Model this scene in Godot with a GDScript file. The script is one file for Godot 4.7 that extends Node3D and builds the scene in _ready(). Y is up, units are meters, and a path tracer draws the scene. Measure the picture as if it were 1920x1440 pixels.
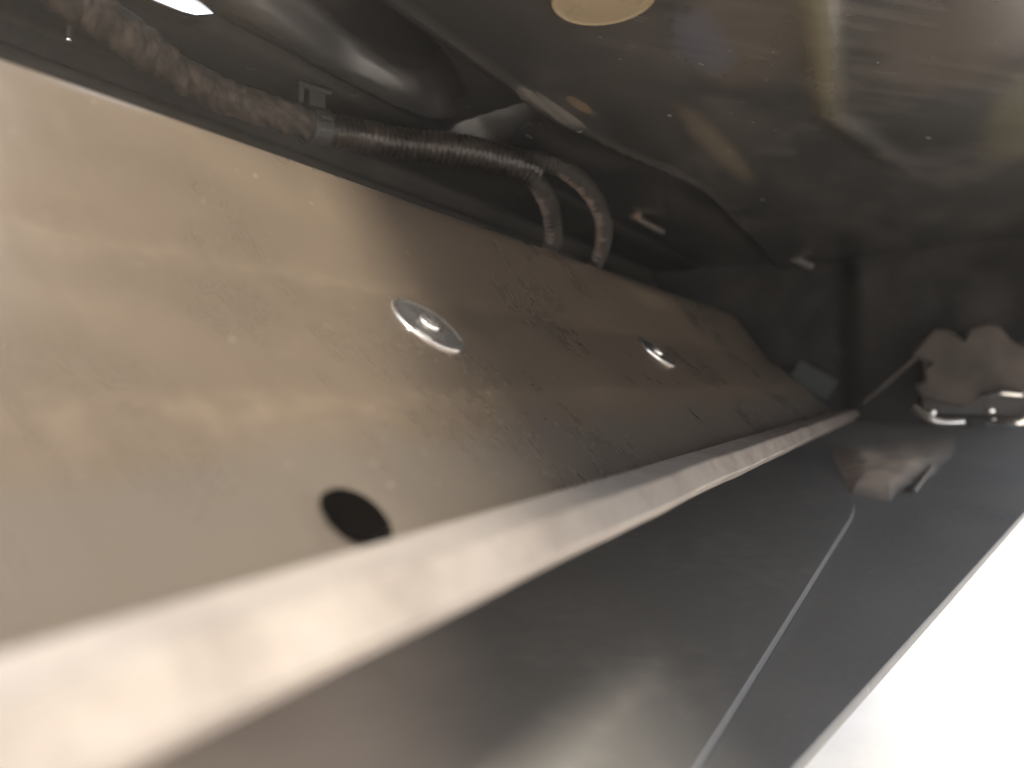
extends Node3D
# The dusty sill beam of a car seen from beneath: beam, wiring harness, black floor panels,
# lower cover. x runs across the beam, y is up, the beam runs along -z. Units are metres.

const H := 0.34          # height of the middle of the assembly above the ground

var taken := {}

# ---------------------------------------------------------------- helpers
func v3(x: float, y: float, t: float) -> Vector3:
	return Vector3(x, y + H, -t)

func numbered(called: String, parent: Node) -> String:
	var key := str(parent.get_instance_id()) + called
	if not taken.has(key):
		taken[key] = 0
		return called
	taken[key] += 1
	return "%s_%03d" % [called, taken[key]]

func thing(called: String, label: String, category: String, at: Vector3, group := "") -> Node3D:
	var o := Node3D.new()
	o.name = numbered(called, self)
	add_child(o, true)
	o.position = at
	o.set_meta("label", label)
	o.set_meta("category", category)
	if group != "":
		o.set_meta("group", group)
	return o

# one named mesh under parent; vertices are given in world coordinates
func part(called: String, mesh: Mesh, mat: Material, parent: Node3D, label := "") -> MeshInstance3D:
	var o := MeshInstance3D.new()
	o.name = numbered(called, parent)
	o.mesh = mesh
	o.material_override = mat
	parent.add_child(o, true)
	o.global_transform = Transform3D.IDENTITY
	if label != "":
		o.set_meta("label", label)
	return o

func begin() -> SurfaceTool:
	var st := SurfaceTool.new()
	st.begin(Mesh.PRIMITIVE_TRIANGLES)
	return st

func finish(st: SurfaceTool) -> ArrayMesh:
	st.generate_normals()
	return st.commit()

# a grid of points pts[j][i] joined into a smooth skin, with a back at distance thick along the normals
func skin(pts: Array, uvs: Array, thick := 0.0, cols: Array = []) -> ArrayMesh:
	var nj := pts.size()
	var ni: int = pts[0].size()
	var nor := []
	for j in nj:
		var row := PackedVector3Array()
		for i in ni:
			var a: Vector3 = pts[j][min(i + 1, ni - 1)] - pts[j][max(i - 1, 0)]
			var b: Vector3 = pts[min(j + 1, nj - 1)][i] - pts[max(j - 1, 0)][i]
			row.append(a.cross(b).normalized())
		nor.append(row)
	var st := begin()
	var n := ni * nj
	for side in (2 if thick != 0.0 else 1):
		for j in nj:
			for i in ni:
				st.set_uv(uvs[j][i])
				if cols.size() > 0:
					st.set_color(cols[j][i])
				st.set_normal(nor[j][i] * (1.0 if side == 0 else -1.0))
				st.add_vertex(pts[j][i] - nor[j][i] * thick * side)
		for j in nj - 1:
			for i in ni - 1:
				var q := side * n + j * ni + i
				var idx := [q, q + ni, q + 1, q + 1, q + ni, q + ni + 1]
				if side == 1:
					idx.reverse()
				for k in idx:
					st.add_index(k)
	if thick != 0.0:
		var rim := []
		for i in ni - 1:
			rim.append(i)
		for j in nj - 1:
			rim.append(j * ni + ni - 1)
		for i in range(ni - 1, 0, -1):
			rim.append((nj - 1) * ni + i)
		for j in range(nj - 1, 0, -1):
			rim.append(j * ni)
		for k in rim.size():
			var a: int = rim[k]
			var b: int = rim[(k + 1) % rim.size()]
			for q in [a, b, a + n, b, b + n, a + n]:
				st.add_index(q)
	return st.commit()

func fillet(corners: Array, steps := 5) -> PackedVector2Array:
	var out := PackedVector2Array()
	for k in corners.size():
		var p := Vector2(corners[k][0], corners[k][1])
		var f: float = corners[k][2]
		if f <= 0.0 or k == 0 or k == corners.size() - 1:
			out.append(p)
			continue
		var a := Vector2(corners[k - 1][0], corners[k - 1][1])
		var b := Vector2(corners[k + 1][0], corners[k + 1][1])
		var p0 := p + (a - p).normalized() * minf(f, (a - p).length() * 0.48)
		var p1 := p + (b - p).normalized() * minf(f, (b - p).length() * 0.48)
		for s in steps + 1:
			var w := float(s) / steps
			out.append(p0.lerp(p, w).lerp(p.lerp(p1, w), w))
	return out

func spline(points: Array, step: float) -> PackedVector3Array:
	var c := Curve3D.new()
	c.bake_interval = step
	for k in points.size():
		var p: Vector3 = points[k]
		var tan_ := Vector3.ZERO
		if k > 0 and k < points.size() - 1:
			tan_ = (points[k + 1] - points[k - 1]) / 6.0
		c.add_point(p, -tan_, tan_)
	var out := PackedVector3Array()
	var n := int(c.get_baked_length() / step)
	for k in n + 1:
		out.append(c.sample_baked(c.get_baked_length() * k / n, true))
	return out

# a tube along path; radius(s, angle) in metres, tint(s, angle, normal) a vertex colour
func tube(path: PackedVector3Array, segs: int, radius: Callable, tint: Callable, caps := true) -> ArrayMesh:
	var rows := []
	var cols := []
	var uvs := []
	var s := 0.0
	var up := Vector3.UP
	for k in path.size():
		var d := (path[min(k + 1, path.size() - 1)] - path[max(k - 1, 0)]).normalized()
		if k > 0:
			s += path[k].distance_to(path[k - 1])
		var side := d.cross(up).normalized()
		up = side.cross(d).normalized()
		var row := PackedVector3Array()
		var cr := PackedColorArray()
		var ur := PackedVector2Array()
		for i in segs + 1:
			var a := TAU * (i % segs) / segs
			var nrm := side * cos(a) + up * sin(a)
			row.append(path[k] + nrm * float(radius.call(s, a)))
			cr.append(tint.call(s, a, nrm))
			ur.append(Vector2(s * 20.0, float(i) / segs))
		rows.append(row)
		cols.append(cr)
		uvs.append(ur)
	if caps:
		for e in [0, rows.size() - 1]:
			var mid: Vector3 = path[0] if e == 0 else path[path.size() - 1]
			var row := PackedVector3Array()
			for i in segs + 1:
				row.append(mid + (rows[e][i] - mid) * 0.02)
			if e == 0:
				rows.push_front(row); cols.push_front(cols[0]); uvs.push_front(uvs[0])
			else:
				rows.append(row); cols.append(cols[-1]); uvs.append(uvs[-1])
			if e == 0:
				break
		var row2 := PackedVector3Array()
		for i in segs + 1:
			row2.append(path[-1] + (rows[-1][i] - path[-1]) * 0.02)
		rows.append(row2); cols.append(cols[-1]); uvs.append(uvs[-1])
	return skin(rows, uvs, 0.0, cols)

# a turned shape: profile (radius, height) about axis at origin o
func lathe(prof: PackedVector2Array, o: Vector3, axis: Vector3, segs := 48) -> ArrayMesh:
	var a := axis.cross(Vector3(0, 0, 1)).normalized()
	var b := axis.cross(a).normalized()
	var rows := []
	var uvs := []
	for p in prof:
		var row := PackedVector3Array()
		var ur := PackedVector2Array()
		for i in segs + 1:
			var w := TAU * (i % segs) / segs
			row.append(o + axis * p.y + (a * cos(w) - b * sin(w)) * p.x)
			ur.append(Vector2(float(i) / segs, p.y * 50.0))
		rows.append(row)
		uvs.append(ur)
	return skin(rows, uvs)

# a block with chamfered edges; basis columns are its half-axes directions
func block(o: Vector3, x: Vector3, y: Vector3, z: Vector3, size: Vector3, ch := 0.0006) -> ArrayMesh:
	var st := begin()
	st.set_smooth_group(-1)
	add_block(st, o, x, y, z, size, ch)
	return finish(st)

func add_block(st: SurfaceTool, o: Vector3, x: Vector3, y: Vector3, z: Vector3, size: Vector3, ch: float) -> void:
	var h := size * 0.5
	var q := func(sx: float, sy: float, sz: float, k: int) -> Vector3:
		var e := Vector3(h.x - ch, h.y - ch, h.z - ch)
		e[k] = h[k]
		return o + x * e.x * sx + y * e.y * sy + z * e.z * sz
	var faces := []
	for k in 3:
		var m := (k + 1) % 3
		var n := (k + 2) % 3
		for s in [-1.0, 1.0]:
			var f := []
			for c in [[-1, -1], [1, -1], [1, 1], [-1, 1]]:
				var sg := Vector3.ZERO
				sg[k] = s; sg[m] = c[0]; sg[n] = c[1]
				f.append(q.call(sg.x, sg.y, sg.z, k))
			faces.append(f)
		for s in [-1.0, 1.0]:
			for r in [-1.0, 1.0]:
				var f := []
				for c in [[0, -1], [1, -1], [1, 1], [0, 1]]:
					var sg := Vector3.ZERO
					sg[k] = s; sg[m] = r; sg[n] = c[1]
					f.append(q.call(sg.x, sg.y, sg.z, k if c[0] == 0 else m))
				faces.append(f)
	for sx in [-1.0, 1.0]:
		for sy in [-1.0, 1.0]:
			for sz in [-1.0, 1.0]:
				faces.append([q.call(sx, sy, sz, 0), q.call(sx, sy, sz, 1), q.call(sx, sy, sz, 2)])
	for f in faces:
		var mid := Vector3.ZERO
		for p in f:
			mid += p
		mid /= f.size()
		var nn: Vector3 = (f[1] - f[0]).cross(f[2] - f[0])
		var g: Array = f.duplicate()
		if nn.dot(mid - o) > 0.0:
			g.reverse()
		for k in range(1, g.size() - 1):
			st.add_vertex(g[0]); st.add_vertex(g[k]); st.add_vertex(g[k + 1])

# a flat plate cut to an outline, with thickness and a small bevel; outline in (a, b) about o
func plate(outline: PackedVector2Array, o: Vector3, a: Vector3, b: Vector3, thick: float, bevel := 0.0008) -> ArrayMesh:
	var n := a.cross(b).normalized()
	var shrunk := Geometry2D.offset_polygon(outline, -bevel)
	var inner: PackedVector2Array = shrunk[0] if shrunk.size() > 0 else outline
	var st := begin()
	st.set_smooth_group(-1)
	var put := func(p: Vector2, h: float) -> Vector3:
		return o + a * p.x + b * p.y + n * h
	var tri := Geometry2D.triangulate_polygon(inner)
	for k in range(0, tri.size(), 3):
		var p: Array = [put.call(inner[tri[k]], 0.0), put.call(inner[tri[k + 1]], 0.0), put.call(inner[tri[k + 2]], 0.0)]
		if (p[1] - p[0]).cross(p[2] - p[0]).dot(n) > 0.0:
			p.reverse()
		for e in p:
			st.add_vertex(e)
	var ring := func(lo: PackedVector2Array, hi: PackedVector2Array, hl: float, hh: float) -> void:
		for k in lo.size():
			var p0: Vector2 = lo[k]
			var p1: Vector2 = lo[(k + 1) % lo.size()]
			var near := func(p: Vector2) -> Vector2:
				var best: Vector2 = hi[0]
				for e in hi:
					if e.distance_to(p) < best.distance_to(p):
						best = e
				return best
			var quad: Array = [put.call(p0, hl), put.call(p1, hl), put.call(near.call(p1), hh), put.call(near.call(p0), hh)]
			for q in [quad[0], quad[1], quad[2], quad[0], quad[2], quad[3]]:
				st.add_vertex(q)
	ring.call(outline, inner, -bevel, 0.0)
	ring.call(outline, outline, -thick, -bevel)
	return finish(st)

func noise(seed_: int, freq: float, oct := 4) -> FastNoiseLite:
	var n := FastNoiseLite.new()
	n.seed = seed_
	n.noise_type = FastNoiseLite.TYPE_SIMPLEX_SMOOTH
	n.frequency = freq
	n.fractal_octaves = oct
	return n

func n01(n: FastNoiseLite, x: float, y: float) -> float:
	return clampf(n.get_noise_2d(x, y) * 0.8 + 0.5, 0.0, 1.0)

# a texture from a function of (u, v) in 0..1 that gives a linear colour
func paint(w: int, h: int, f: Callable) -> ImageTexture:
	var img := Image.create(w, h, false, Image.FORMAT_RGB8)
	for y in h:
		for x in w:
			var c: Color = f.call((x + 0.5) / w, (y + 0.5) / h)
			img.set_pixel(x, y, c.linear_to_srgb())
	return ImageTexture.create_from_image(img)

func grey(w: int, h: int, f: Callable) -> ImageTexture:
	var img := Image.create(w, h, false, Image.FORMAT_RGB8)
	for y in h:
		for x in w:
			var c: float = f.call((x + 0.5) / w, (y + 0.5) / h)
			img.set_pixel(x, y, Color(c, c, c))
	return ImageTexture.create_from_image(img)

func mat(c: Color, rough: float, metal := 0.0, spec := 0.5) -> StandardMaterial3D:
	var m := StandardMaterial3D.new()
	m.albedo_color = c.linear_to_srgb()
	m.roughness = rough
	m.metallic = metal
	m.metallic_specular = spec
	m.cull_mode = BaseMaterial3D.CULL_DISABLED
	return m

func sstep(a: float, b: float, x: float) -> float:
	return smoothstep(a, b, x)

# ---------------------------------------------------------------- the scene
var beam_prof: PackedVector2Array
var beam_len: PackedFloat32Array

const BEAM_BRONZE := Color(0.250, 0.205, 0.168)

func low_y(x: float, t: float) -> float:      # the tilted plane of the lower frame
	return (-0.1116 + 0.058 * 0.8793 * t - 0.058 * 0.4762 * x)

func _ready() -> void:
	# camera
	var cam := Camera3D.new()
	cam.name = "camera"
	add_child(cam)
	cam.position = Vector3(0, H, 0)
	cam.rotation.y = atan(0.5417)
	cam.fov = rad_to_deg(2.0 * atan(0.5))
	cam.near = 0.005
	cam.far = 400.0
	var lens := CameraAttributesPhysical.new()
	lens.frustum_focal_length = 24.0
	lens.exposure_aperture = 6.5
	lens.frustum_focus_distance = 0.30
	lens.frustum_near = 0.005
	lens.frustum_far = 400.0
	cam.attributes = lens
	cam.current = true
	# sky, exposure
	var we := WorldEnvironment.new()
	we.name = "world_environment"
	var env := Environment.new()
	var sm := ProceduralSkyMaterial.new()
	sm.sky_top_color = Color(0.66, 0.71, 0.78)
	sm.sky_horizon_color = Color(0.86, 0.87, 0.88)
	sm.sky_curve = 0.2
	sm.ground_horizon_color = Color(0.72, 0.68, 0.62)
	sm.ground_bottom_color = Color(0.66, 0.62, 0.56)
	sm.sun_angle_max = 1.0
	sm.sky_energy_multiplier = 0.72
	sm.ground_energy_multiplier = 0.72
	var sky := Sky.new()
	sky.sky_material = sm
	env.background_mode = Environment.BG_SKY
	env.sky = sky
	env.tonemap_mode = Environment.TONE_MAPPER_LINEAR
	env.tonemap_exposure = 10.0
	env.fog_enabled = true          # thin fog added to imitate milky lens glare
	env.fog_density = 0.11
	env.fog_light_color = Color(1.0, 0.97, 0.94)
	env.sdfgi_enabled = true
	env.ssao_enabled = true
	env.ssil_enabled = true
	we.environment = env
	add_child(we)
	# sun, high on the open side
	var sun := DirectionalLight3D.new()
	sun.name = "sun"
	sun.light_energy = 0.5
	sun.light_color = Color(1.0, 0.95, 0.87)
	sun.light_angular_distance = 10.0
	sun.shadow_enabled = true
	add_child(sun)
	sun.look_at_from_position(Vector3(0.50, 1.0, 1.50), Vector3.ZERO, Vector3(0, 0, 1))

	build_ground()
	build_beam()
	build_channel()
	build_floor_panel()
	build_end_wall()
	build_lower()
	build_harness()
	build_small()


func build_ground() -> void:
	var n1 := noise(3, 3.0)
	var n2 := noise(4, 60.0)
	var tex := paint(512, 512, func(u, v):
		var k := n01(n1, u * 4, v * 4) * 0.12 + n01(n2, u * 4, v * 4) * 0.1
		return Color(0.66, 0.60, 0.53) * (0.88 + k))
	var m := mat(Color.WHITE, 0.9)
	m.albedo_texture = tex
	m.uv1_triplanar = true
	m.uv1_world_triplanar = true
	m.uv1_scale = Vector3.ONE * 0.8
	var pm := PlaneMesh.new()
	pm.size = Vector2(30, 30)
	var o := MeshInstance3D.new()
	o.name = "ground"
	o.mesh = pm
	o.material_override = m
	o.set_meta("kind", "structure")
	o.set_meta("label", "pale sunlit concrete ground beyond the lower frame edge")
	o.set_meta("category", "ground")
	add_child(o)


# ---- the bronze beam
const BEAM_T0 := 0.0
const BEAM_T1 := 0.805

func beam_texture(crease_a: float, crease_b: float) -> Array:
	var w := 2048
	var h := 512
	var big := noise(11, 5.0)
	var mid := noise(12, 22.0)
	var fine := noise(13, 160.0, 3)
	var streak := noise(14, 1.0, 3)
	var len_t := BEAM_T1 - BEAM_T0
	var len_v := 0.26
	var img := Image.create(w, h, false, Image.FORMAT_RGB8)
	var rgh := Image.create(w, h, false, Image.FORMAT_RGB8)
	for y in h:
		var s := (y + 0.5) / h * len_v
		for x in w:
			var t := (x + 0.5) / w * len_t
			var tw := t + BEAM_T0
			var b := n01(big, t * 1.4, s * 2.0)
			var m := n01(mid, t, s)
			var f := n01(fine, t, s)
			var r := n01(streak, t * 330.0, s * 22.0)
			var r2 := n01(streak, t * 90.0 + 300.0, s * 10.0)
			var band := 0.26 * exp(-pow((s - crease_a - 0.001 - (b - 0.5) * 0.0015) / 0.0042, 2.0)) * n01(fine, t * 0.7, s) + (0.42 * exp(-pow((s - crease_b) / (0.0105 if s > crease_b else 0.0025), 2.0))) * (0.35 + 0.9 * r2) * n01(fine, t * 0.6, s + 3.0)  # crease dust; the wide side of the second crease paints a reflected bright band
			var sa := s - crease_a + 0.0353
			var pale_patch := 0.55 * sstep(0.468, 0.482, tw) * sstep(0.605, 0.53, tw) * sstep(-0.0115, -0.007, sa + (m - 0.5) * 0.006) * sstep(0.0100, 0.0045, sa + (m - 0.5) * 0.006)  # paler patch high on the face towards the far end
			var dust := clampf(0.56 + (b - 0.5) * 0.42 + (m - 0.5) * 0.14 + (f - 0.5) * 0.05 + (r - 0.5) * 0.03 + (r2 - 0.5) * 0.03 + band + pale_patch, 0.2, 1.0)  # dust film with the painted band and pale patch mixed in
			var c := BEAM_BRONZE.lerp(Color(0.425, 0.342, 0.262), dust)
			c = c.lerp(Color(0.315, 0.285, 0.260), 0.60 * sstep(crease_b + 0.006, crease_b + 0.020, s + (m - 0.5) * 0.012))
			img.set_pixel(x, y, c.linear_to_srgb())
			var g := 0.17 + 0.24 * dust + (r - 0.5) * 0.03 + (r2 - 0.5) * 0.02
			rgh.set_pixel(x, y, Color(g, g, g))
	# dried splashes: small pale spots, more of them low on the face
	var rng := RandomNumberGenerator.new()
	rng.seed = 77
	for k in 1100:
		var px := rng.randf() * w
		var py := rng.randf() * h
		var rad := 0.75 + pow(rng.randf(), 4.0) * 1.7
		var pale := rng.randf_range(0.15, 0.8)
		var el := rng.randf_range(0.8, 1.5)
		var spot := Color(0.95, 0.84, 0.68)
		for dy in range(-7, 8):
			for dx in range(-7, 8):
				var d := sqrt(pow(dx / el, 2) + pow(dy * el * 0.9, 2))
				var a := clampf(1.2 * (rad - d) / rad, 0.0, 1.0) * pale
				var qx := int(px) + dx
				var qy := int(py) + dy
				if a > 0.0 and qx >= 0 and qy >= 0 and qx < w and qy < h:
					img.set_pixel(qx, qy, img.get_pixel(qx, qy).lerp(spot.linear_to_srgb(), a))
					rgh.set_pixel(qx, qy, rgh.get_pixel(qx, qy).lerp(Color(0.42, 0.42, 0.42), a))
	return [ImageTexture.create_from_image(img), ImageTexture.create_from_image(rgh)]

func build_beam() -> void:
	var root := thing("sill_beam", "long bronze sheet metal beam coated in tan dust, with chrome plugs and an open round hole", "beam", v3(-0.12, -0.034, 0.3))
	beam_prof = fillet([
		[-0.222, 0.030, 0], [-0.212, 0.062, 0.010], [-0.181, 0.0772, 0.014], [-0.1462, 0.0285, 0.006], [-0.1089, -0.0028, 0.0045],
		[-0.0779, -0.0307, 0.003], [-0.0710, -0.0231, 0.0013], [-0.0605, -0.0240, 0.0009], [-0.0570, -0.0302, 0.0009], [-0.063, -0.0350, 0.002], [-0.113, -0.0420, 0.003], [-0.236, -0.050, 0.006], [-0.222, 0.030, 0]], 6)
	# refine long straights
	var fineprof := PackedVector2Array()
	for k in beam_prof.size() - 1:
		var a := beam_prof[k]
		var b := beam_prof[k + 1]
		var n: int = max(1, int(a.distance_to(b) / 0.004))
		for i in n:
			fineprof.append(a.lerp(b, float(i) / n))
	fineprof.append(beam_prof[-1])
	var lens_ := PackedFloat32Array([0.0])
	for k in range(1, fineprof.size()):
		lens_.append(lens_[k - 1] + fineprof[k].distance_to(fineprof[k - 1]))
	# the hole: centre on the lower face
	var hc := Vector2(-0.0876, -0.0219)
	var dirv := Vector2(-0.0779 + 0.1089, -0.0307 + 0.0028).normalized()
	var ht := 0.1035
	var hr := 0.0072
	var hk := 0
	for k in fineprof.size():
		if fineprof[k].distance_to(hc) < fineprof[hk].distance_to(hc):
			hk = k
	var k0 := hk
	var k1 := hk
	while lens_[hk] - lens_[k0] < hr + 0.0012:
		k0 -= 1
	while lens_[k1] - lens_[hk] < hr + 0.0006:
		k1 += 1
	var ts := PackedFloat32Array()
	var step := 0.005
	var tt := BEAM_T0
	while tt < BEAM_T1 + 0.0001:
		ts.append(tt)
		tt += step
	var i0 := 0
	while ts[i0 + 1] < ht - hr - 0.0008:
		i0 += 1
	var i1 := i0
	while ts[i1] < ht + hr + 0.0008:
		i1 += 1
	var wob := noise(21, 14.0, 2)
	var at := func(k: int, t: float) -> Vector3:
		var p := fineprof[k]
		var lip := sstep(-0.074, -0.064, p.x) * (1.0 if p.y < 0.0 else 0.0)
		var d := Vector2(0, wob.get_noise_2d(t * 1.0, 3.0) * 0.0004) * lip
		# shallow oil-canning of the pressed sheet
		var oc := wob.get_noise_2d(t * 0.35, lens_[k] * 0.9) * 0.0003
		return v3(p.x + oc + d.x, p.y + oc + d.y, t)
	var uv := func(k: int, t: float) -> Vector2:
		return Vector2((t - BEAM_T0) / (BEAM_T1 - BEAM_T0), lens_[k] / 0.26)
	var st := begin()
	var nk := fineprof.size()
	for i in ts.size():
		for k in nk:
			st.set_uv(uv.call(k, ts[i]))
			st.add_vertex(at.call(k, ts[i]))
	var kt := 0          # the trough where the pale flange starts, and where it tucks under
	var ku := 0
	for k in nk:
		if fineprof[k].distance_to(Vector2(-0.0779, -0.0307)) < fineprof[kt].distance_to(Vector2(-0.0779, -0.0307)):
			kt = k
		if fineprof[k].distance_to(Vector2(-0.063, -0.0350)) < fineprof[ku].distance_to(Vector2(-0.063, -0.0350)):
			ku = k
	for i in ts.size() - 1:
		for k in kt:
			if i >= i0 and i < i1 and k >= k0 and k < k1:
				continue
			var q := i * nk + k
			for e in [q, q + 1, q + nk, q + 1, q + nk + 1, q + nk]:
				st.add_index(e)
	var strip := func(ka: int, kb: int) -> ArrayMesh:
		var rows := []
		var uvs := []
		for i in ts.size():
			var row := PackedVector3Array()
			var ur := PackedVector2Array()
			for k in range(ka, kb + 1):
				row.append(at.call(k, ts[i]))
				ur.append(uv.call(k, ts[i]))
			rows.append(row)
			uvs.append(ur)
		return skin(rows, uvs)
	# ring of faces from the square of the grid to the round hole, then the turned-in edge
	var border := []
	for k in range(k0, k1):
		border.append(i0 * nk + k)
	for i in range(i0, i1):
		border.append(i * nk + k1)
	for k in range(k1, k0, -1):
		border.append(i1 * nk + k)
	for i in range(i1, i0, -1):
		border.append(i * nk + k0)
	var base := ts.size() * nk
	var m0 := border.size()
	var face_n := Vector2(-dirv.y, dirv.x)
	for ring in 1:
		var rr := hr
		var dd := 0.0
		for b in border:
			var i: int = int(b) / nk
			var k: int = int(b) % nk
			var w := Vector2(ts[i] - ht, lens_[k] - lens_[hk]).normalized()
			var p2 := fineprof[hk] + dirv * w.y * rr - face_n * dd
			st.set_uv(Vector2((ht + w.x * rr - BEAM_T0) / (BEAM_T1 - BEAM_T0), (lens_[hk] + w.y * rr) / 0.26))
			st.add_vertex(v3(p2.x, p2.y, ht + w.x * rr))
	for ring in 1:
		for k in m0:
			var a: int = border[k] if ring == 0 else base + (ring - 1) * m0 + k
			var b: int = border[(k + 1) % m0] if ring == 0 else base + (ring - 1) * m0 + (k + 1) % m0
			var c := base + ring * m0 + k
			var d := base + ring * m0 + (k + 1) % m0
			for e in [a, b, c, b, d, c]:
				st.add_index(e)
	st.generate_normals()
	var len_at := func(q: Vector2) -> float:
		var best := 0
		for k in fineprof.size():
			if fineprof[k].distance_to(q) < fineprof[best].distance_to(q):
				best = k
		return lens_[best]
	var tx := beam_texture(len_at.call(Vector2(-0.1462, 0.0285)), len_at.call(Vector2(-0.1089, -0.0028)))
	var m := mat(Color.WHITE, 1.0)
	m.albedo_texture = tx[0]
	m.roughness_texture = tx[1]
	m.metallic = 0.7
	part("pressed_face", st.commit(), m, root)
	var fa := noise(23, 30.0)
	var fb := noise(24, 260.0, 3)
	var fm := mat(Color.WHITE, 0.55)
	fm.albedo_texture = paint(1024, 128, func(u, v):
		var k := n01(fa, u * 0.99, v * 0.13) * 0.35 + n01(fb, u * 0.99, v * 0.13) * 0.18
		return Color(0.37, 0.335, 0.31).lerp(Color(0.105, 0.088, 0.079), clampf(k + 0.02 + 0.62 * sstep(0.22, 0.70, u + (n01(fa, u * 2.0, v) - 0.5) * 0.15), 0.0, 1.0)))  # fading light painted in: colour darkens towards the far end
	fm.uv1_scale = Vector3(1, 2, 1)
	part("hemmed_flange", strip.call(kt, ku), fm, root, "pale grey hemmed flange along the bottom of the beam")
	part("back_sheet", strip.call(ku, nk - 1), m, root)  # unseen underside and back, added to keep light out of the hole
	for te in [BEAM_T0, BEAM_T1]:
		var cap := begin()
		var tri := Geometry2D.triangulate_polygon(fineprof)
		for k in tri:
			cap.set_uv(fineprof[k] * 4.0)
			cap.add_vertex(v3(fineprof[k].x, fineprof[k].y, te))
		part("end_cap", finish(cap), m, root)  # unseen cap, added to close the beam against light
	# chrome plugs set in the upper face
	var chrome := mat(Color(0.90, 0.89, 0.885), 0.05, 0.90, 0.9)
	var fd := Vector2(-0.1089 + 0.1462, -0.0028 - 0.0285).normalized()
	var fn := Vector2(-fd.y, fd.x)
	for p in [0.1928, 0.4150]:
		var ax := Vector3(fn.x, fn.y, 0.0)
		var o := v3(-0.1334, 0.0178, p) + ax * 0.0003
		var dish := lathe(PackedVector2Array([
			Vector2(0.0132, -0.0014), Vector2(0.0131, 0.0002), Vector2(0.0128, 0.0005), Vector2(0.0123, 0.0006), Vector2(0.0118, 0.0005), Vector2(0.0113, 0.0003),
			Vector2(0.0100, 0.0002), Vector2(0.0085, 0.0002), Vector2(0.0065, 0.0003), Vector2(0.0050, 0.0004), Vector2(0.0036, 0.0006), Vector2(0.0001, 0.0006)]), o, ax, 64)
		var plug := part("plug", dish, chrome, root, "round chrome plug pressed into the beam face")
		var stud := lathe(PackedVector2Array([
			Vector2(0.0037, 0.0005), Vector2(0.0036, 0.0012), Vector2(0.0032, 0.0016), Vector2(0.0028, 0.0016), Vector2(0.0026, 0.0020), Vector2(0.0022, 0.0022), Vector2(0.0016, 0.0020), Vector2(0.0001, 0.0017)]), o, ax, 40)
		part("stud", stud, chrome, plug)


# ---- the dark channel behind the beam: back wall and flat strip the harness hangs under
func black_paint(seed_: int, dusty: float, rough: float, base := Color(0.038, 0.036, 0.034), dustc := Color(0.22, 0.19, 0.155), streaky := 1.0) -> StandardMaterial3D:
	var a := noise(seed_, 2.2)
	var b := noise(seed_ + 1, 26.0, 3)
	var c := noise(seed_ + 2, 1.0, 3)
	var rng := RandomNumberGenerator.new()
	rng.seed = seed_
	var tex := paint(768, 768, func(u, v):
		var k := (n01(a, u * 2, v * 2) - 0.35) * 0.9 + (n01(b, u * 2, v * 2) - 0.5) * 0.35 + (n01(c, u * 14.0, v * 190.0) - 0.5) * 0.30 * streaky
		return base.lerp(dustc, clampf(k, 0.0, 1.0) * dusty))
	var rt := grey(512, 512, func(u, v):
		return clampf(rough + (n01(a, u * 2, v * 2) - 0.5) * 0.12 + (n01(c, u * 14.0, v * 190.0) - 0.5) * 0.12 * streaky, 0.05, 1.0))
	var img: Image = tex.get_image()
	for k in 170:
		var px := rng.randi_range(4, 763)
		var py := rng.randi_range(4, 763)
		var l := rng.randf_range(0.5, 2.6)
		var col := dustc.linear_to_srgb().lerp(Color(0.75, 0.72, 0.68), rng.randf() * 0.6)
		for q in int(l * 3.0) + 1:
			for e in (1 if rng.randf() < 0.6 else 2):
				var x: int = clampi(px + q, 0, 767)
				var y: int = clampi(py + e + int(q * 0.4), 0, 767)
				img.set_pixel(x, y, img.get_pixel(x, y).lerp(col, rng.randf_range(0.2, 0.8)))
	var m := mat(Color.WHITE, 1.0)
	m.albedo_texture = ImageTexture.create_from_image(img)
	m.roughness_texture = rt
	m.metallic_specular = 0.4
	return m

func build_channel() -> void:
	var root := thing("channel_panel", "flat black channel panel behind the beam that the dusty harness hangs under", "panel", v3(-0.28, 0.0, 0.3))
	var m := black_paint(31, 0.25, 0.5)
	var prof := fillet([[-0.250, -0.115, 0], [-0.281, -0.06, 0.01], [-0.281, 0.1165, 0.002], [-0.288, 0.1195, 0.002], [-0.286, 0.1335, 0.006], [-0.246, 0.1325, 0.003], [-0.2385, 0.1345, 0.002], [-0.232, 0.140, 0]], 4)
	var rows := []
	var uvs := []
	var edge := noise(33, 9.0, 2)
	for j in 220:
		var t := -0.16 + j * 0.005
		var row := PackedVector3Array()
		var ur := PackedVector2Array()
		var l := 0.0
		for k in prof.size():
			if k > 0:
				l += prof[k].distance_to(prof[k - 1])
			var p := prof[k]
			var push := 0.0
			if p.x > -0.262 and p.y > 0.12:
				push = -0.004 * sstep(0.205, 0.165, t) + 0.010 * sstep(0.30, 0.34, t) + edge.get_noise_1d(t) * 0.0006
			var py := p.y
			if p.x > -0.2405 and p.y > 0.12:
				py = lerpf(0.1330, p.y, sstep(0.186, 0.206, t))
			row.append(v3(p.x + push, py, t))
			ur.append(Vector2(t * 2.4, l * 2.4))
		rows.append(row)
		uvs.append(ur)
	part("channel_skin", skin(rows, uvs, 0.0012), m, root)


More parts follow.
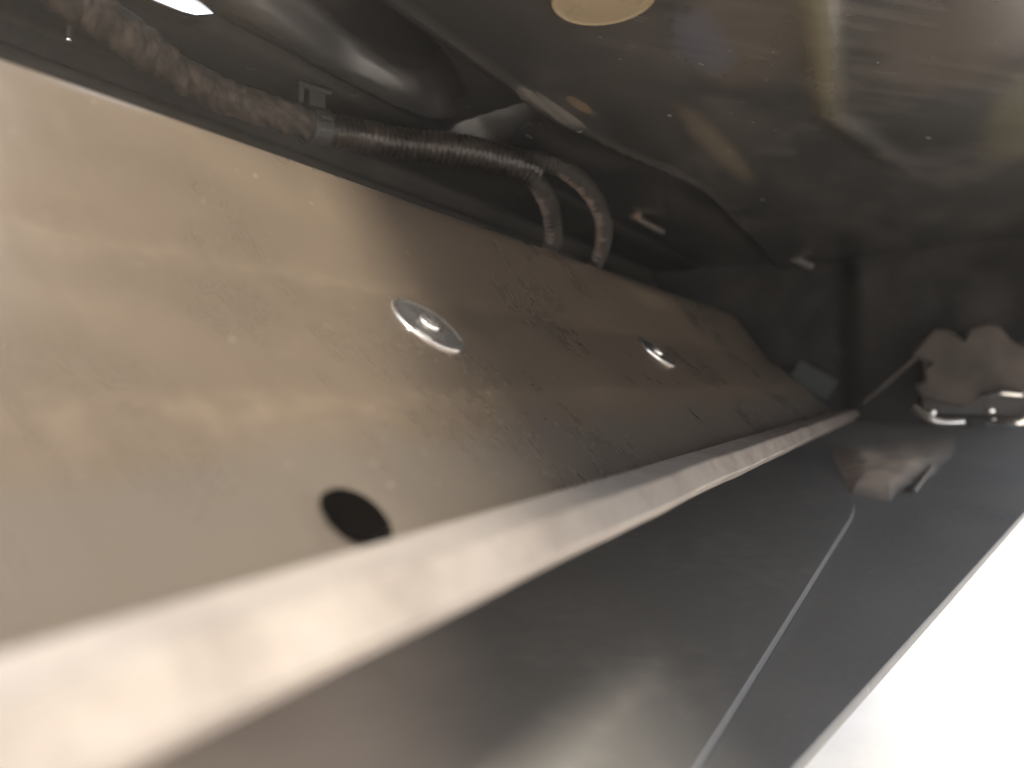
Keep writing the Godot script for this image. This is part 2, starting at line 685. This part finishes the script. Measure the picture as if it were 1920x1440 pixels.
# ---- the glossy black floor panel overhead, with pressed ribs
func floor_y(x: float, t: float) -> float:
	var y := 0.1345
	# long recess pressed upwards, drifting towards the beam, closed at the far end
	var cx := -0.193 - 0.20 * (t - 0.227)
	var e := sqrt(pow(absf(x - cx) / 0.028, 2.0) + pow(maxf(0.0, t - 0.245) / 0.080, 2.0))
	y += 0.0160 * sstep(1.05, 0.66, e)
	# short wedge beyond it: an upward step, then a ramp that comes down again
	var w := t + 0.275 * (x + 0.2035)
	y += 0.0095 * sstep(0.331, 0.338, w) * sstep(0.392, 0.345, w) * sstep(-0.222, -0.212, x) * sstep(-0.160, -0.174, x)
	# small bead next to the step
	var d := absf(x + 0.158 - 0.012 * sin((t - 0.2) * 3.0))
	y -= 0.0028 * sstep(0.0032, 0.0005, d) * sstep(0.285, 0.30, t) * sstep(0.36, 0.335, t)
	# the step down to the wide sheet
	var sx := -0.156 + 0.020 * sstep(0.34, 0.52, t) - 0.004 * sin(t * 9.0)
	y -= 0.0060 * sstep(sx - 0.004, sx + 0.001, x)
	y -= 0.0015 * sstep(sx + 0.008, sx + 0.0, x) * sstep(sx - 0.002, sx, x)
	# wide sheet: a shallow swage made to imitate a reflected band and a rise towards the open side
	y += 0.012 * sstep(-0.13, 0.10, x)
	var gx := x - (-0.0335 - 0.075 * (minf(t, 0.40) - 0.2776) + 0.22 * maxf(0.0, t - 0.40))
	y -= 0.0026 * exp(-pow(gx / 0.0060, 2.0)) * sstep(0.62, 0.45, t)
	return y

func build_floor_panel() -> void:
	var root := thing("floor_panel", "wide glossy black floor panel overhead with a pressed bead and scratches", "panel", v3(-0.1, 0.13, 0.3))
	var na := noise(46, 7.0, 3)
	var nb := noise(47, 30.0, 3)
	var nc := noise(48, 1.0, 3)
	var img := Image.create(1536, 640, false, Image.FORMAT_RGB8)
	# reflections and smudges painted into the colour: x, t, half width, half length, colour, strength
	var reflection_smudges := [
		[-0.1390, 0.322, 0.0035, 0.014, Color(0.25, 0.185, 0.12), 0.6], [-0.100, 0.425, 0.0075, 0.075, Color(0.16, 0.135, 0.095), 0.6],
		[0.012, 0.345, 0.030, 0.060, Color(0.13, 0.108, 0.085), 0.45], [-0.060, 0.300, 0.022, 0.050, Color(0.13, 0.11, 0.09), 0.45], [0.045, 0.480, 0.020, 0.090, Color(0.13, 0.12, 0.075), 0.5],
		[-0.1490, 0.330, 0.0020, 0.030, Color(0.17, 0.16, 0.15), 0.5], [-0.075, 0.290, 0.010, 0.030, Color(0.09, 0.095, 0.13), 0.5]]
	for yy in 640:
		var x := -0.24 + (yy + 0.5) / 640.0 * 0.46
		for xx in 1536:
			var tt := -0.31 + (xx + 0.5) / 1536.0 * 1.23
			var b := n01(nb, x, tt)
			var k := (n01(na, x * 2.0, tt) - 0.40) * 0.34 + (b - 0.5) * 0.10 + (n01(nc, (0.8 * x - 0.6 * tt) * 150.0, (0.6 * x + 0.8 * tt) * 9.0) - 0.5) * 0.26 * sstep(-0.14, -0.04, x)
			var c := Color(0.042, 0.041, 0.041).lerp(Color(0.21, 0.19, 0.17), clampf(k, 0.0, 0.6))
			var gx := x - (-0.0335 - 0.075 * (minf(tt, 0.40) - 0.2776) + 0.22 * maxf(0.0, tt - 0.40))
			c = c.lerp(Color(0.24, 0.205, 0.12), 0.38 * exp(-pow(gx / 0.0060, 2.0)) * sstep(0.47, 0.33, tt))  # olive reflection painted into the colour along the swage
			# bright light on the wedge, painted into the colour
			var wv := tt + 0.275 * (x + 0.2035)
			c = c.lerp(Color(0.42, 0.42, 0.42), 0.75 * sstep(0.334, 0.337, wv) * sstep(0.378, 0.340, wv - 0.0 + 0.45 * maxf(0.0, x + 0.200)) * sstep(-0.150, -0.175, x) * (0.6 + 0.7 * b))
			for q in reflection_smudges:
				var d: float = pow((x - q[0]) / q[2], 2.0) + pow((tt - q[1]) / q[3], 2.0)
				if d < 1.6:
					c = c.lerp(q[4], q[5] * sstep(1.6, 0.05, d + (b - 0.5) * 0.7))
			img.set_pixel(xx, yy, c.linear_to_srgb())
	var rng := RandomNumberGenerator.new()
	rng.seed = 49
	for k in 330:
		var px := rng.randi_range(300, 1500)
		var py := rng.randi_range(60, 620)
		var col := Color(0.55, 0.53, 0.50).lerp(Color(0.85, 0.83, 0.80), rng.randf())
		var big := 1 if rng.randf() < 0.08 else 0
		for q in rng.randi_range(1, 4 + 2 * big):
			for e in 1 + big:
				var xq: int = px + q
				var yq: int = py + e + q / 2
				img.set_pixel(xq, yq, img.get_pixel(xq, yq).lerp(col, rng.randf_range(0.15, 0.5) + 0.35 * big))
	var m := mat(Color.WHITE, 0.24, 0.0, 0.9)
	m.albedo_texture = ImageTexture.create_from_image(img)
	var rows := []
	var uvs := []
	var t := 0.055
	var oc := noise(45, 6.0, 2)
	while t < 0.905:
		var row := PackedVector3Array()
		var ur := PackedVector2Array()
		for i in 163:
			var x := -0.2360 + 0.0027 * i
			var left := maxf(0.0, 1.0 - i / 6.0)
			# the unseen near edge is slanted to shape where sunlight falls in; beyond t = 0.24 the rows run straight
			var near_t := minf(0.12, -0.0995 - 1.5 * x)
			var t2 := lerpf(near_t, 0.24, (t - 0.055) / 0.185) if t < 0.24 else t
			var push := 0.006 * sstep(0.205, 0.165, t2) * left
			row.append(v3(x + push, floor_y(x, t2) + 0.006 * left * left + oc.get_noise_2d(x, t2) * 0.0012 * (1.0 - left), t2))
			ur.append(Vector2((t2 + 0.31) / 1.23, (x + 0.24) / 0.46))
		rows.append(row)
		uvs.append(ur)
		t += 0.003
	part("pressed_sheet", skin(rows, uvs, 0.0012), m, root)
	# unseen turned-down flange, added to keep light out on the open side
	var fl := fillet([[0.188, 0.1460, 0], [0.203, 0.1440, 0.010], [0.205, 0.09, 0.02], [0.202, 0.06, 0.004], [0.194, 0.052, 0]], 5)
	var frows := []
	var fuv := []
	for j in 60:
		var row := PackedVector3Array()
		var ur := PackedVector2Array()
		for k in fl.size():
			row.append(v3(fl[k].x, fl[k].y, 0.02 + j * 0.0152))
			ur.append(Vector2((0.33 + j * 0.0152) / 1.23, 0.97))
		frows.append(row)
		fuv.append(ur)
	part("added_shade_flange", skin(frows, fuv, 0.0012), m, root)
	# a disc added to stand for a blue and cream reflection on the panel
	var chrome := mat(Color(0.76, 0.64, 0.44), 0.08, 0.70, 0.9)      # cream of the reflection, put into the disc colour
	var o := v3(-0.0940, floor_y(-0.0940, 0.2370) - 0.0022, 0.2370)
	var ax := Vector3(0.05, -1, 0).normalized()
	part("plug", lathe(PackedVector2Array([
		Vector2(0.0176, -0.0030), Vector2(0.0176, 0.0000), Vector2(0.0173, 0.0006), Vector2(0.0166, 0.0008), Vector2(0.0160, 0.0006), Vector2(0.0150, 0.0004),
		Vector2(0.0120, 0.0006), Vector2(0.0080, 0.0007), Vector2(0.0040, 0.0008), Vector2(0.0001, 0.0008)]), o, ax, 64), chrome, root, "round yellow disc added in place of a cream reflection on the black panel")


# ---- the far end
func build_end_wall() -> void:
	var root := thing("end_wall", "dark bulkhead closing the far end of the cavity", "panel", v3(-0.08, -0.07, 0.885))
	var m := black_paint(51, 0.22, 0.6, Color(0.036, 0.035, 0.034))
	var rows := []
	var uvs := []
	var oc := noise(52, 7.0, 3)
	for j in 60:
		var row := PackedVector3Array()
		var ur := PackedVector2Array()
		for i in 90:
			var x := -0.29 + 0.0055 * i
			var y := -0.075 + 0.0038 * j
			var d := 0.885 + oc.get_noise_2d(x, y) * 0.006 - 0.012 * sstep(-0.085, -0.060, x) + 0.05 * sstep(0.02, 0.2, x)
			row.append(v3(x, y, d))
			ur.append(Vector2(x * 2.4, y * 2.4))
		rows.append(row)
		uvs.append(ur)
	part("bulkhead_skin", skin(rows, uvs, -0.002), m, root)
	# small grey plate bolted to it
	var b := thing("small_plate", "small blue-grey rectangular plate tilted on the dark far wall", "plate", v3(-0.105, 0.005, 0.868))
	var gm := mat(Color(0.085, 0.095, 0.10), 0.55)
	var dx := Vector3(0.86, -0.51, 0.0).normalized()
	var dy := Vector3(0.45, 0.89, 0.0).normalized()
	part("tab", block(v3(-0.1065, 0.0045, 0.862), dx, dy.slide(dx).normalized(), Vector3(0, 0, 1), Vector3(0.044, 0.024, 0.006), 0.001), gm, b)
	part("rivet", lathe(PackedVector2Array([Vector2(0.0035, 0.0), Vector2(0.0033, 0.0012), Vector2(0.002, 0.002), Vector2(0.0001, 0.0023)]), v3(-0.118, 0.0105, 0.8588), Vector3(0, 0, 1), 24), gm, b)


# ---- lower frame, cover and mud
func build_lower() -> void:
	var m := black_paint(61, 0.55, 0.50, Color(0.195, 0.195, 0.195), Color(0.29, 0.275, 0.26))
	var root := thing("lower_rail", "dark grey lower rail strip along the bright open edge", "rail", v3(-0.02, -0.105, 0.3))
	var rows := []
	var uvs := []
	var t := -0.16
	while t < 0.90:
		var row := PackedVector3Array()
		var ur := PackedVector2Array()
		# the free edge runs outwards as it goes away
		var xe := -0.0790 + 0.2246 * t
		for i in 60:
			var x := lerpf(-0.29, xe, i / 51.0)
			var y := low_y(x, t)
			if i > 51:
				var a := (i - 51) / 8.0 * PI * 0.5
				x = xe + sin(a) * 0.0010
				y = low_y(x, t) - (1.0 - cos(a)) * 0.003
			y += 0.030 * pow(sstep(0.72, 0.90, t), 2.0)
			row.append(v3(x, y, t))
			ur.append(Vector2(t * 2.4, x * 2.4))
		rows.append(row)
		uvs.append(ur)
		t += 0.01
	part("frame_skin", skin(rows, uvs, 0.002), m, root)

	# the inset cover with its rounded far corner
	var c := thing("lower_cover", "matt black flat cover with a rounded far corner lying below the beam lip", "cover", v3(-0.15, -0.10, 0.3))
	var cm := mat(Color.WHITE, 0.55, 0.0, 0.4)
	var ca := noise(73, 9.0)
	var cb := noise(74, 60.0, 3)
	cm.albedo_texture = paint(1024, 512, func(u, v):
		var ct: float = -0.155 + u * 0.955
		var cx: float = -0.285 + v * 0.245
		var n := n01(ca, ct, cx)
		var d := clampf((n - 0.45) * 0.12 + (n01(cb, ct, cx) - 0.5) * 0.10, 0.0, 1.0)
		# a pool of light painted into the colour towards the near end
		var inside := 0.175 - 1.36 * (cx + 0.0965) - ct
		d = maxf(d, sstep(-0.02, 0.09, inside + (n - 0.5) * 0.02) * (0.70 + 0.25 * n))
		return Color(0.190, 0.190, 0.190).lerp(Color(0.68, 0.62, 0.56), clampf(d, 0.0, 1.0)))
	var outl := PackedVector2Array()
	var e0 := Vector2(-0.0645, -0.155)
	var e1 := Vector2(-0.0420, 0.505)
	var crn := Vector2(-0.0400, 0.572)
	var e2 := Vector2(-0.0610, 0.630)
	var e3 := Vector2(-0.1010, 0.800)
	for k in 20:
		outl.append(e0.lerp(e1, k / 19.0))
	for k in range(1, 11):
		var w := k / 10.0
		outl.append(e1.lerp(crn, w).lerp(crn.lerp(e2, w), w))
	for k in range(1, 8):
		outl.append(e2.lerp(e3, k / 7.0))
	var rows2 := []
	var uvs2 := []
	var lift := noise(72, 5.0, 2)
	for j in outl.size():
		var p := outl[j]
		var nxt := outl[min(j + 1, outl.size() - 1)] - outl[max(j - 1, 0)]
		var outw := Vector2(nxt.y, -nxt.x).normalized()
		var row := PackedVector3Array()
		var ur := PackedVector2Array()
		for i in 34:
			var q := Vector2(lerpf(-0.285, p.x, minf(i / 27.0, 1.0)), p.y)
			var up := 0.0032 + lift.get_noise_2d(q.x, q.y) * 0.0010 * (1.0 - i / 34.0)
			if i > 27:
				var a := (i - 27) / 6.0
				q = p + outw * 0.0007 * sin(a * PI * 0.5)
				up = 0.0032 - 0.0028 * (1.0 - cos(a * PI * 0.5))
			row.append(v3(q.x, low_y(q.x, q.y) + up, q.y))
			ur.append(Vector2((q.y + 0.155) / 0.955, (q.x + 0.285) / 0.245))
		rows2.append(row)
		uvs2.append(ur)
	part("cover_sheet", skin(rows2, uvs2, 0.0), cm, c)

	# dried mud on the frame beyond the corner of the cover
	var mm := mat(Color.WHITE, 0.9)
	var na := noise(81, 14.0)
	var nb := noise(82, 70.0, 3)
	mm.vertex_color_use_as_albedo = true
	var cols3 := []
	var mud := thing("mud_crust", "tan dried mud crust on the frame past the rounded cover corner", "mud", v3(-0.04, -0.075, 0.65))
	mud.set_meta("kind", "thing")
	var rows3 := []
	var uvs3 := []
	var lump := noise(83, 13.0, 3)
	for j in 60:
		var row := PackedVector3Array()
		var ur := PackedVector2Array()
		var b := j / 59.0
		var cr := PackedColorArray()
		for i in 60:
			var a := i / 59.0
			var l := Vector2(-0.0470, 0.585).lerp(Vector2(-0.0930, 0.830), b)
			var r := Vector2(-0.0270, 0.560).lerp(Vector2(0.042, 0.868), b)
			r.x += 0.012 * lump.get_noise_2d(b * 0.12, 5.0)
			var q := l.lerp(r, a)
			var edge: float = min(min(a, 1.0 - a), min(b, 1.0 - b))
			var hh := (0.0035 + 0.006 * n01(lump, q.x, q.y) * sstep(0.1, 0.8, b)) * sstep(0.0, 0.34, edge) - 0.0004
			row.append(v3(q.x, low_y(q.x, q.y) + 0.030 * pow(sstep(0.72, 0.90, q.y), 2.0) + hh, q.y))
			ur.append(Vector2(a, b))
			var thin := sstep(0.0, 0.40, min(1.0 - a, min(b * 1.6, 1.0 - b))) * (0.45 + 0.75 * n01(na, q.x, q.y)) + (n01(nb, q.x, q.y) - 0.5) * 0.12
			cr.append(Color(0.195, 0.19, 0.187).lerp(Color(0.66, 0.54, 0.45), clampf(thin, 0.0, 1.0)))
		cols3.append(cr)
		rows3.append(row)
		uvs3.append(ur)
	part("crust", skin(rows3, uvs3, 0.0, cols3), mm, mud)


# ---- the wiring harness, its clip and branches
func build_harness() -> void:
	var root := thing("wiring_harness", "dusty brown cable loom, tape wrapped then corrugated, splitting into two branches", "cable", v3(-0.235, 0.115, 0.2))
	var nz := noise(91, 160.0, 3)
	var nz2 := noise(92, 45.0, 3)
	var m := mat(Color.WHITE, 0.75)
	m.vertex_color_use_as_albedo = true
	var dustc := Color(0.098, 0.077, 0.064)
	var dark := Color(0.024, 0.021, 0.019)
	var p1 := spline([v3(-0.2060, 0.1150, 0.070), v3(-0.2178, 0.1150, 0.1235), v3(-0.2247, 0.1150, 0.1399), v3(-0.2314, 0.1150, 0.1600), v3(-0.2417, 0.1145, 0.1883), v3(-0.2453, 0.1140, 0.2159), v3(-0.2413, 0.1145, 0.2428), v3(-0.2412, 0.1148, 0.2590)], 0.0007)
	var wrap := tube(p1, 36, func(s, a):
		var fold := n01(nz2, s * 1.0, sin(a + s * 30.0) * 0.02)
		var crumple := n01(nz, s + cos(a) * 0.006, sin(a) * 0.006)
		return 0.0066 + (fold - 0.5) * 0.0014 + (crumple - 0.5) * 0.0012,
		func(s, a, nrm):
			var k := clampf(n01(nz, s * 0.7 + cos(a) * 0.007, sin(a) * 0.007 + 0.3) * 1.7 - 0.45, 0.0, 1.0)
			return dark.lerp(dustc * 0.85, k * 0.8 + 0.1))
	part("wrapped_cable", wrap, m, root, "crumpled tape wrapped cable caked in dust")
	# corrugated conduit
	var p2 := spline([v3(-0.2412, 0.1148, 0.2580), v3(-0.2412, 0.1150, 0.2617), v3(-0.2305, 0.1150, 0.2802), v3(-0.2215, 0.1150, 0.2967), v3(-0.2009, 0.1150, 0.3212), v3(-0.1878, 0.1140, 0.3467), v3(-0.1810, 0.1120, 0.3610)], 0.00035)
	var pitch := 0.0029
	var cond := tube(p2, 36, func(s, a):
		return 0.0072 + 0.00042 * clampf(sin(s / pitch * TAU) * 1.6, -1.0, 1.0) + (n01(nz, s, sin(a) * 0.007) - 0.5) * 0.0005,
		func(s, a, nrm):
			var g: float = 0.5 - 0.5 * clampf(sin(s / pitch * TAU) * 1.6, -1.0, 1.0)
			var k := clampf(n01(nz2, s + cos(a) * 0.01, sin(a) * 0.01) * 1.3 - 0.55 + g * 0.35 + maxf(0.0, -nrm.y) * 0.15, 0.0, 1.0) * sstep(0.125, 0.07, s) * 0.55
			return dark.lerp(dustc, k))
	var mc := mat(Color.WHITE, 0.28)
	mc.vertex_color_use_as_albedo = true
	part("corrugated_conduit", cond, mc, root)
	# the two branches that dive behind the beam
	var ba := spline([v3(-0.1900, 0.1130, 0.3440), v3(-0.1808, 0.1069, 0.3570), v3(-0.1821, 0.0977, 0.3790), v3(-0.1845, 0.0866, 0.3892), v3(-0.1895, 0.0794, 0.3978), v3(-0.1979, 0.0656, 0.4046), v3(-0.2100, 0.0400, 0.4080)], 0.00035)
	var bb := spline([v3(-0.1835, 0.1160, 0.3520), v3(-0.1728, 0.1160, 0.3727), v3(-0.1705, 0.1105, 0.4073), v3(-0.1714, 0.0990, 0.4303), v3(-0.1807, 0.0893, 0.4537), v3(-0.1899, 0.0799, 0.4658), v3(-0.2024, 0.0673, 0.4704), v3(-0.2140, 0.0420, 0.4720)], 0.00035)
	var pb := 0.0025
	var pink := Color(0.25, 0.20, 0.178)
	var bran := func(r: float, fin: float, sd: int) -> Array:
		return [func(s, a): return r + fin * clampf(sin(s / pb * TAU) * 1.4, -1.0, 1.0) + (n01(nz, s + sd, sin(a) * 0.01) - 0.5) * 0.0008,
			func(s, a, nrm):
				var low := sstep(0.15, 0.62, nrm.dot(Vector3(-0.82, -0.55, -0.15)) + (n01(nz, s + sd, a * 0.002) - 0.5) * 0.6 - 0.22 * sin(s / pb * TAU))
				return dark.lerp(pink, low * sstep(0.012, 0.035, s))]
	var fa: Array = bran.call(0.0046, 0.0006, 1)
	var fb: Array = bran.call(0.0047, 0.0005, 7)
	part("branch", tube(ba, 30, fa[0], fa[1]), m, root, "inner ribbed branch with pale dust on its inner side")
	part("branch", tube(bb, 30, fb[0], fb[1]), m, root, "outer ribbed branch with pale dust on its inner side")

	# the clip that holds the loom
	var clip := thing("harness_clip", "dark grey ribbed plastic clip around the loom where tape meets conduit", "clip", v3(-0.2412, 0.125, 0.262))
	var km := mat(Color(0.042, 0.042, 0.042), 0.5)
	var o := v3(-0.2412, 0.1149, 0.2605)
	var ax := (v3(-0.2350, 0.1150, 0.2720) - v3(-0.2413, 0.1145, 0.2480)).normalized()
	part("band", lathe(PackedVector2Array([Vector2(0.0070, -0.0046), Vector2(0.0084, -0.0046), Vector2(0.0089, -0.0041), Vector2(0.0089, 0.0041), Vector2(0.0084, 0.0046), Vector2(0.0070, 0.0046)]), o, ax, 48), km, clip)
	var view := (Vector3(0, H, 0) - o).slide(ax).normalized()
	var tang := ax.cross(view).normalized()
	for k in 5:
		var ang := (k - 2) * 0.25 - 0.12
		var nn := (view * cos(ang) + tang * sin(ang)).normalized()
		part("rib", block(o + nn * 0.0091, ax, nn, ax.cross(nn).normalized(), Vector3(0.0054, 0.0012, 0.0009), 0.0002), km, clip)
	part("strap", block(o + Vector3(0.0, 0.0115, 0.0) - ax * 0.0005, ax, Vector3.UP, ax.cross(Vector3.UP).normalized(), Vector3(0.0082, 0.0110, 0.0060), 0.0006), km, clip)
	part("foot", block(o + Vector3(-0.001, 0.0162, 0.0) - ax * 0.002, ax, Vector3.UP, ax.cross(Vector3.UP).normalized(), Vector3(0.0170, 0.0026, 0.0105), 0.0007), km, clip)
	part("wing", block(o + Vector3(-0.001, 0.0118, 0.0) - ax * 0.0085, ax, Vector3.UP, ax.cross(Vector3.UP).normalized(), Vector3(0.0030, 0.0070, 0.0080), 0.0006), km, clip)


# ---- small things
func build_small() -> void:
	var steel := mat(Color(0.70, 0.69, 0.67), 0.22, 1.0)
	var chrome := mat(Color(0.86, 0.85, 0.85), 0.08, 1.0)
	var tan_m := mat(Color.WHITE, 0.8)
	var ta := noise(101, 30.0, 4)
	tan_m.albedo_texture = paint(256, 256, func(u, v):
		return Color(0.062, 0.053, 0.047).lerp(Color(0.105, 0.088, 0.077), clampf(n01(ta, u * 0.3, v * 0.3) * 1.2 - 0.1, 0.0, 1.0)))
	tan_m.uv1_triplanar = true
	tan_m.uv1_world_triplanar = true
	tan_m.uv1_scale = Vector3.ONE * 3.3
	# stud hanging from the channel, top left of the view
	var s := thing("hanging_stud", "thin threaded stud with a bright tip hanging beside the loom", "stud", v3(-0.2680, 0.1330, 0.1650))
	var sp := spline([v3(-0.2680, 0.1335, 0.1655), v3(-0.2680, 0.1228, 0.1648)], 0.0004)
	part("shank", tube(sp, 20, func(d, a): return 0.0012 + 0.00015 * sin(d / 0.0009 * TAU), func(d, a, n): return Color(1, 1, 1)), mat(Color(0.16, 0.155, 0.15), 0.4, 0.8), s)
	part("tip", lathe(PackedVector2Array([Vector2(0.0011, 0.0), Vector2(0.0015, 0.0006), Vector2(0.0014, 0.0016), Vector2(0.0008, 0.0021), Vector2(0.0001, 0.0022)]), v3(-0.2680, 0.1232, 0.1648), Vector3(0.05, -1, 0.05).normalized(), 24), chrome, s)
	# thin bright trim edge on the lower rail
	var tr := thing("trim_strip", "short thin pale trim strip lying on the lower rail near the open edge", "trim", v3(0.0, -0.075, 0.72))
	var tp := PackedVector3Array()
	for k in 24:
		var q := Vector2(-0.0085, 0.629).lerp(Vector2(0.0035, 0.755), k / 23.0)
		tp.append(v3(q.x, low_y(q.x, q.y) + 0.030 * pow(sstep(0.72, 0.90, q.y), 2.0) + 0.0022, q.y))
	part("bead", tube(tp, 12, func(d, a): return 0.0017, func(d, a, n): return Color(1, 1, 1)), mat(Color(0.30, 0.285, 0.26), 0.4), tr)
	# small fastener behind the outer branch
	var fa := thing("brown_fastener", "small brown fastener with a short tail on the dark panel beyond the outer branch", "fastener", v3(-0.201, 0.131, 0.573))
	var fo := v3(-0.2010, 0.1310, 0.5730)
	part("head", lathe(PackedVector2Array([Vector2(0.0050, -0.006), Vector2(0.0050, 0.001), Vector2(0.0032, 0.0024), Vector2(0.0020, 0.0032), Vector2(0.0001, 0.0034)]), fo, Vector3(0.1, -1, 0.3).normalized(), 24), mat(Color(0.13, 0.09, 0.065), 0.7), fa)
	part("tail", tube(spline([fo + Vector3(0, -0.001, 0), v3(-0.1950, 0.1265, 0.590), v3(-0.1900, 0.1240, 0.608)], 0.001), 14, func(d, a): return 0.0022, func(d, a, n): return Color(1, 1, 1)), mat(Color(0.10, 0.086, 0.075), 0.7), fa)
	# pin on the far ceiling
	var p := thing("grey_pin", "thin grey pin with a round head lying against the dark far wall", "pin", v3(-0.13, 0.125, 0.86))
	var pp := spline([v3(-0.1330, 0.1350, 0.83), v3(-0.1030, 0.1190, 0.83)], 0.002)
	part("shaft", tube(pp, 16, func(d, a): return 0.0032, func(d, a, n): return Color(1, 1, 1)), mat(Color(0.22, 0.21, 0.20), 0.5), p)
	part("head", lathe(PackedVector2Array([Vector2(0.0055, 0.0), Vector2(0.0055, 0.003), Vector2(0.003, 0.005), Vector2(0.0001, 0.0055)]), v3(-0.1330, 0.1350, 0.83), Vector3(-0.85, 0.5, 0.0).normalized(), 24), mat(Color(0.45, 0.44, 0.42), 0.4), p)
	# latch bracket on the far wall
	var l := thing("latch_bracket", "brown dusty latch bracket with chrome bars on the far right wall", "bracket", v3(0.03, -0.03, 0.80))
	build_latch(l, v3(0.0380, 0.0130, 0.792), 1.0, tan_m, chrome, steel)
	var l2 := thing("latch_bracket", "partly seen brown bracket at the right edge behind the chrome latch", "bracket", v3(0.10, 0.03, 0.80))
	build_latch(l2, v3(0.1370, 0.0480, 0.830), 0.85, tan_m, chrome, steel)

func build_latch(root: Node3D, o: Vector3, k: float, tan_m: Material, chrome: Material, steel: Material) -> void:
	var fw := (Vector3(0, H, 0) - o)
	fw.y = 0.0
	fw = fw.normalized()
	var right := Vector3.UP.cross(fw).normalized()
	var up := Vector3.UP
	var dark := mat(Color(0.035, 0.034, 0.033), 0.4)
	part("housing", block(o - fw * 0.022 - up * 0.014 * k + right * 0.006 * k, right, up, fw, Vector3(0.104, 0.060, 0.030) * k, 0.004), dark, root)
	var pts := PackedVector2Array()
	for q in [[-33, 38], [-22, 36], [-10, 27], [-6, 37], [8, 41], [17, 37], [26, 25], [43, 14], [57, 3], [53, -12], [44, -17], [40, -24], [22, -25], [4, -24], [-4, -30], [-10, -34], [-30, -30], [-44, -26], [-49, -14], [-41, -9], [-43, 2], [-36, 6], [-50, 12], [-52, 16]]:
		pts.append(Vector2(q[0], q[1]) * 0.001 * k)
	part("dusty_plate", plate(pts, o + fw * 0.004, right, up, 0.012, 0.0026), tan_m, root)
	var bar := func(a: Vector2, b: Vector2, r: float, sag: float, m: Material, called: String) -> void:
		var q := spline([o + right * a.x * k + up * a.y * k + fw * 0.008, o + right * (a.x + b.x) * 0.5 * k + up * ((a.y + b.y) * 0.5 - sag) * k + fw * 0.013, o + right * b.x * k + up * b.y * k + fw * 0.008], 0.001)
		part(called, tube(q, 16, func(d, an): return r * k, func(d, an, n): return Color(1, 1, 1)), m, root)
	bar.call(Vector2(-0.050, -0.034), Vector2(-0.010, -0.046), 0.0036, 0.006, chrome, "bar")
	bar.call(Vector2(0.008, -0.046), Vector2(0.048, -0.034), 0.0044, 0.006, chrome, "bar")
	bar.call(Vector2(0.004, -0.024), Vector2(0.032, -0.022), 0.0032, -0.002, steel, "bar")
	part("side_strip", block(o - right * 0.064 * k - up * 0.004 * k - fw * 0.004, (right * 0.72 + up * 0.69).normalized(), (up * 0.72 - right * 0.69).normalized(), fw, Vector3(0.080, 0.0035, 0.006) * k, 0.0008), tan_m, root)
	for c in [Vector2(-0.034, -0.038), Vector2(0.050, -0.022), Vector2(0.010, -0.036)]:
		var ball := SphereMesh.new()
		ball.radius = 0.0036 * k
		ball.height = 0.0072 * k
		ball.radial_segments = 20
		ball.rings = 10
		var mi := part("rivet", ball, chrome, root)
		mi.global_position = o + right * c.x * k + up * c.y * k + fw * 0.011
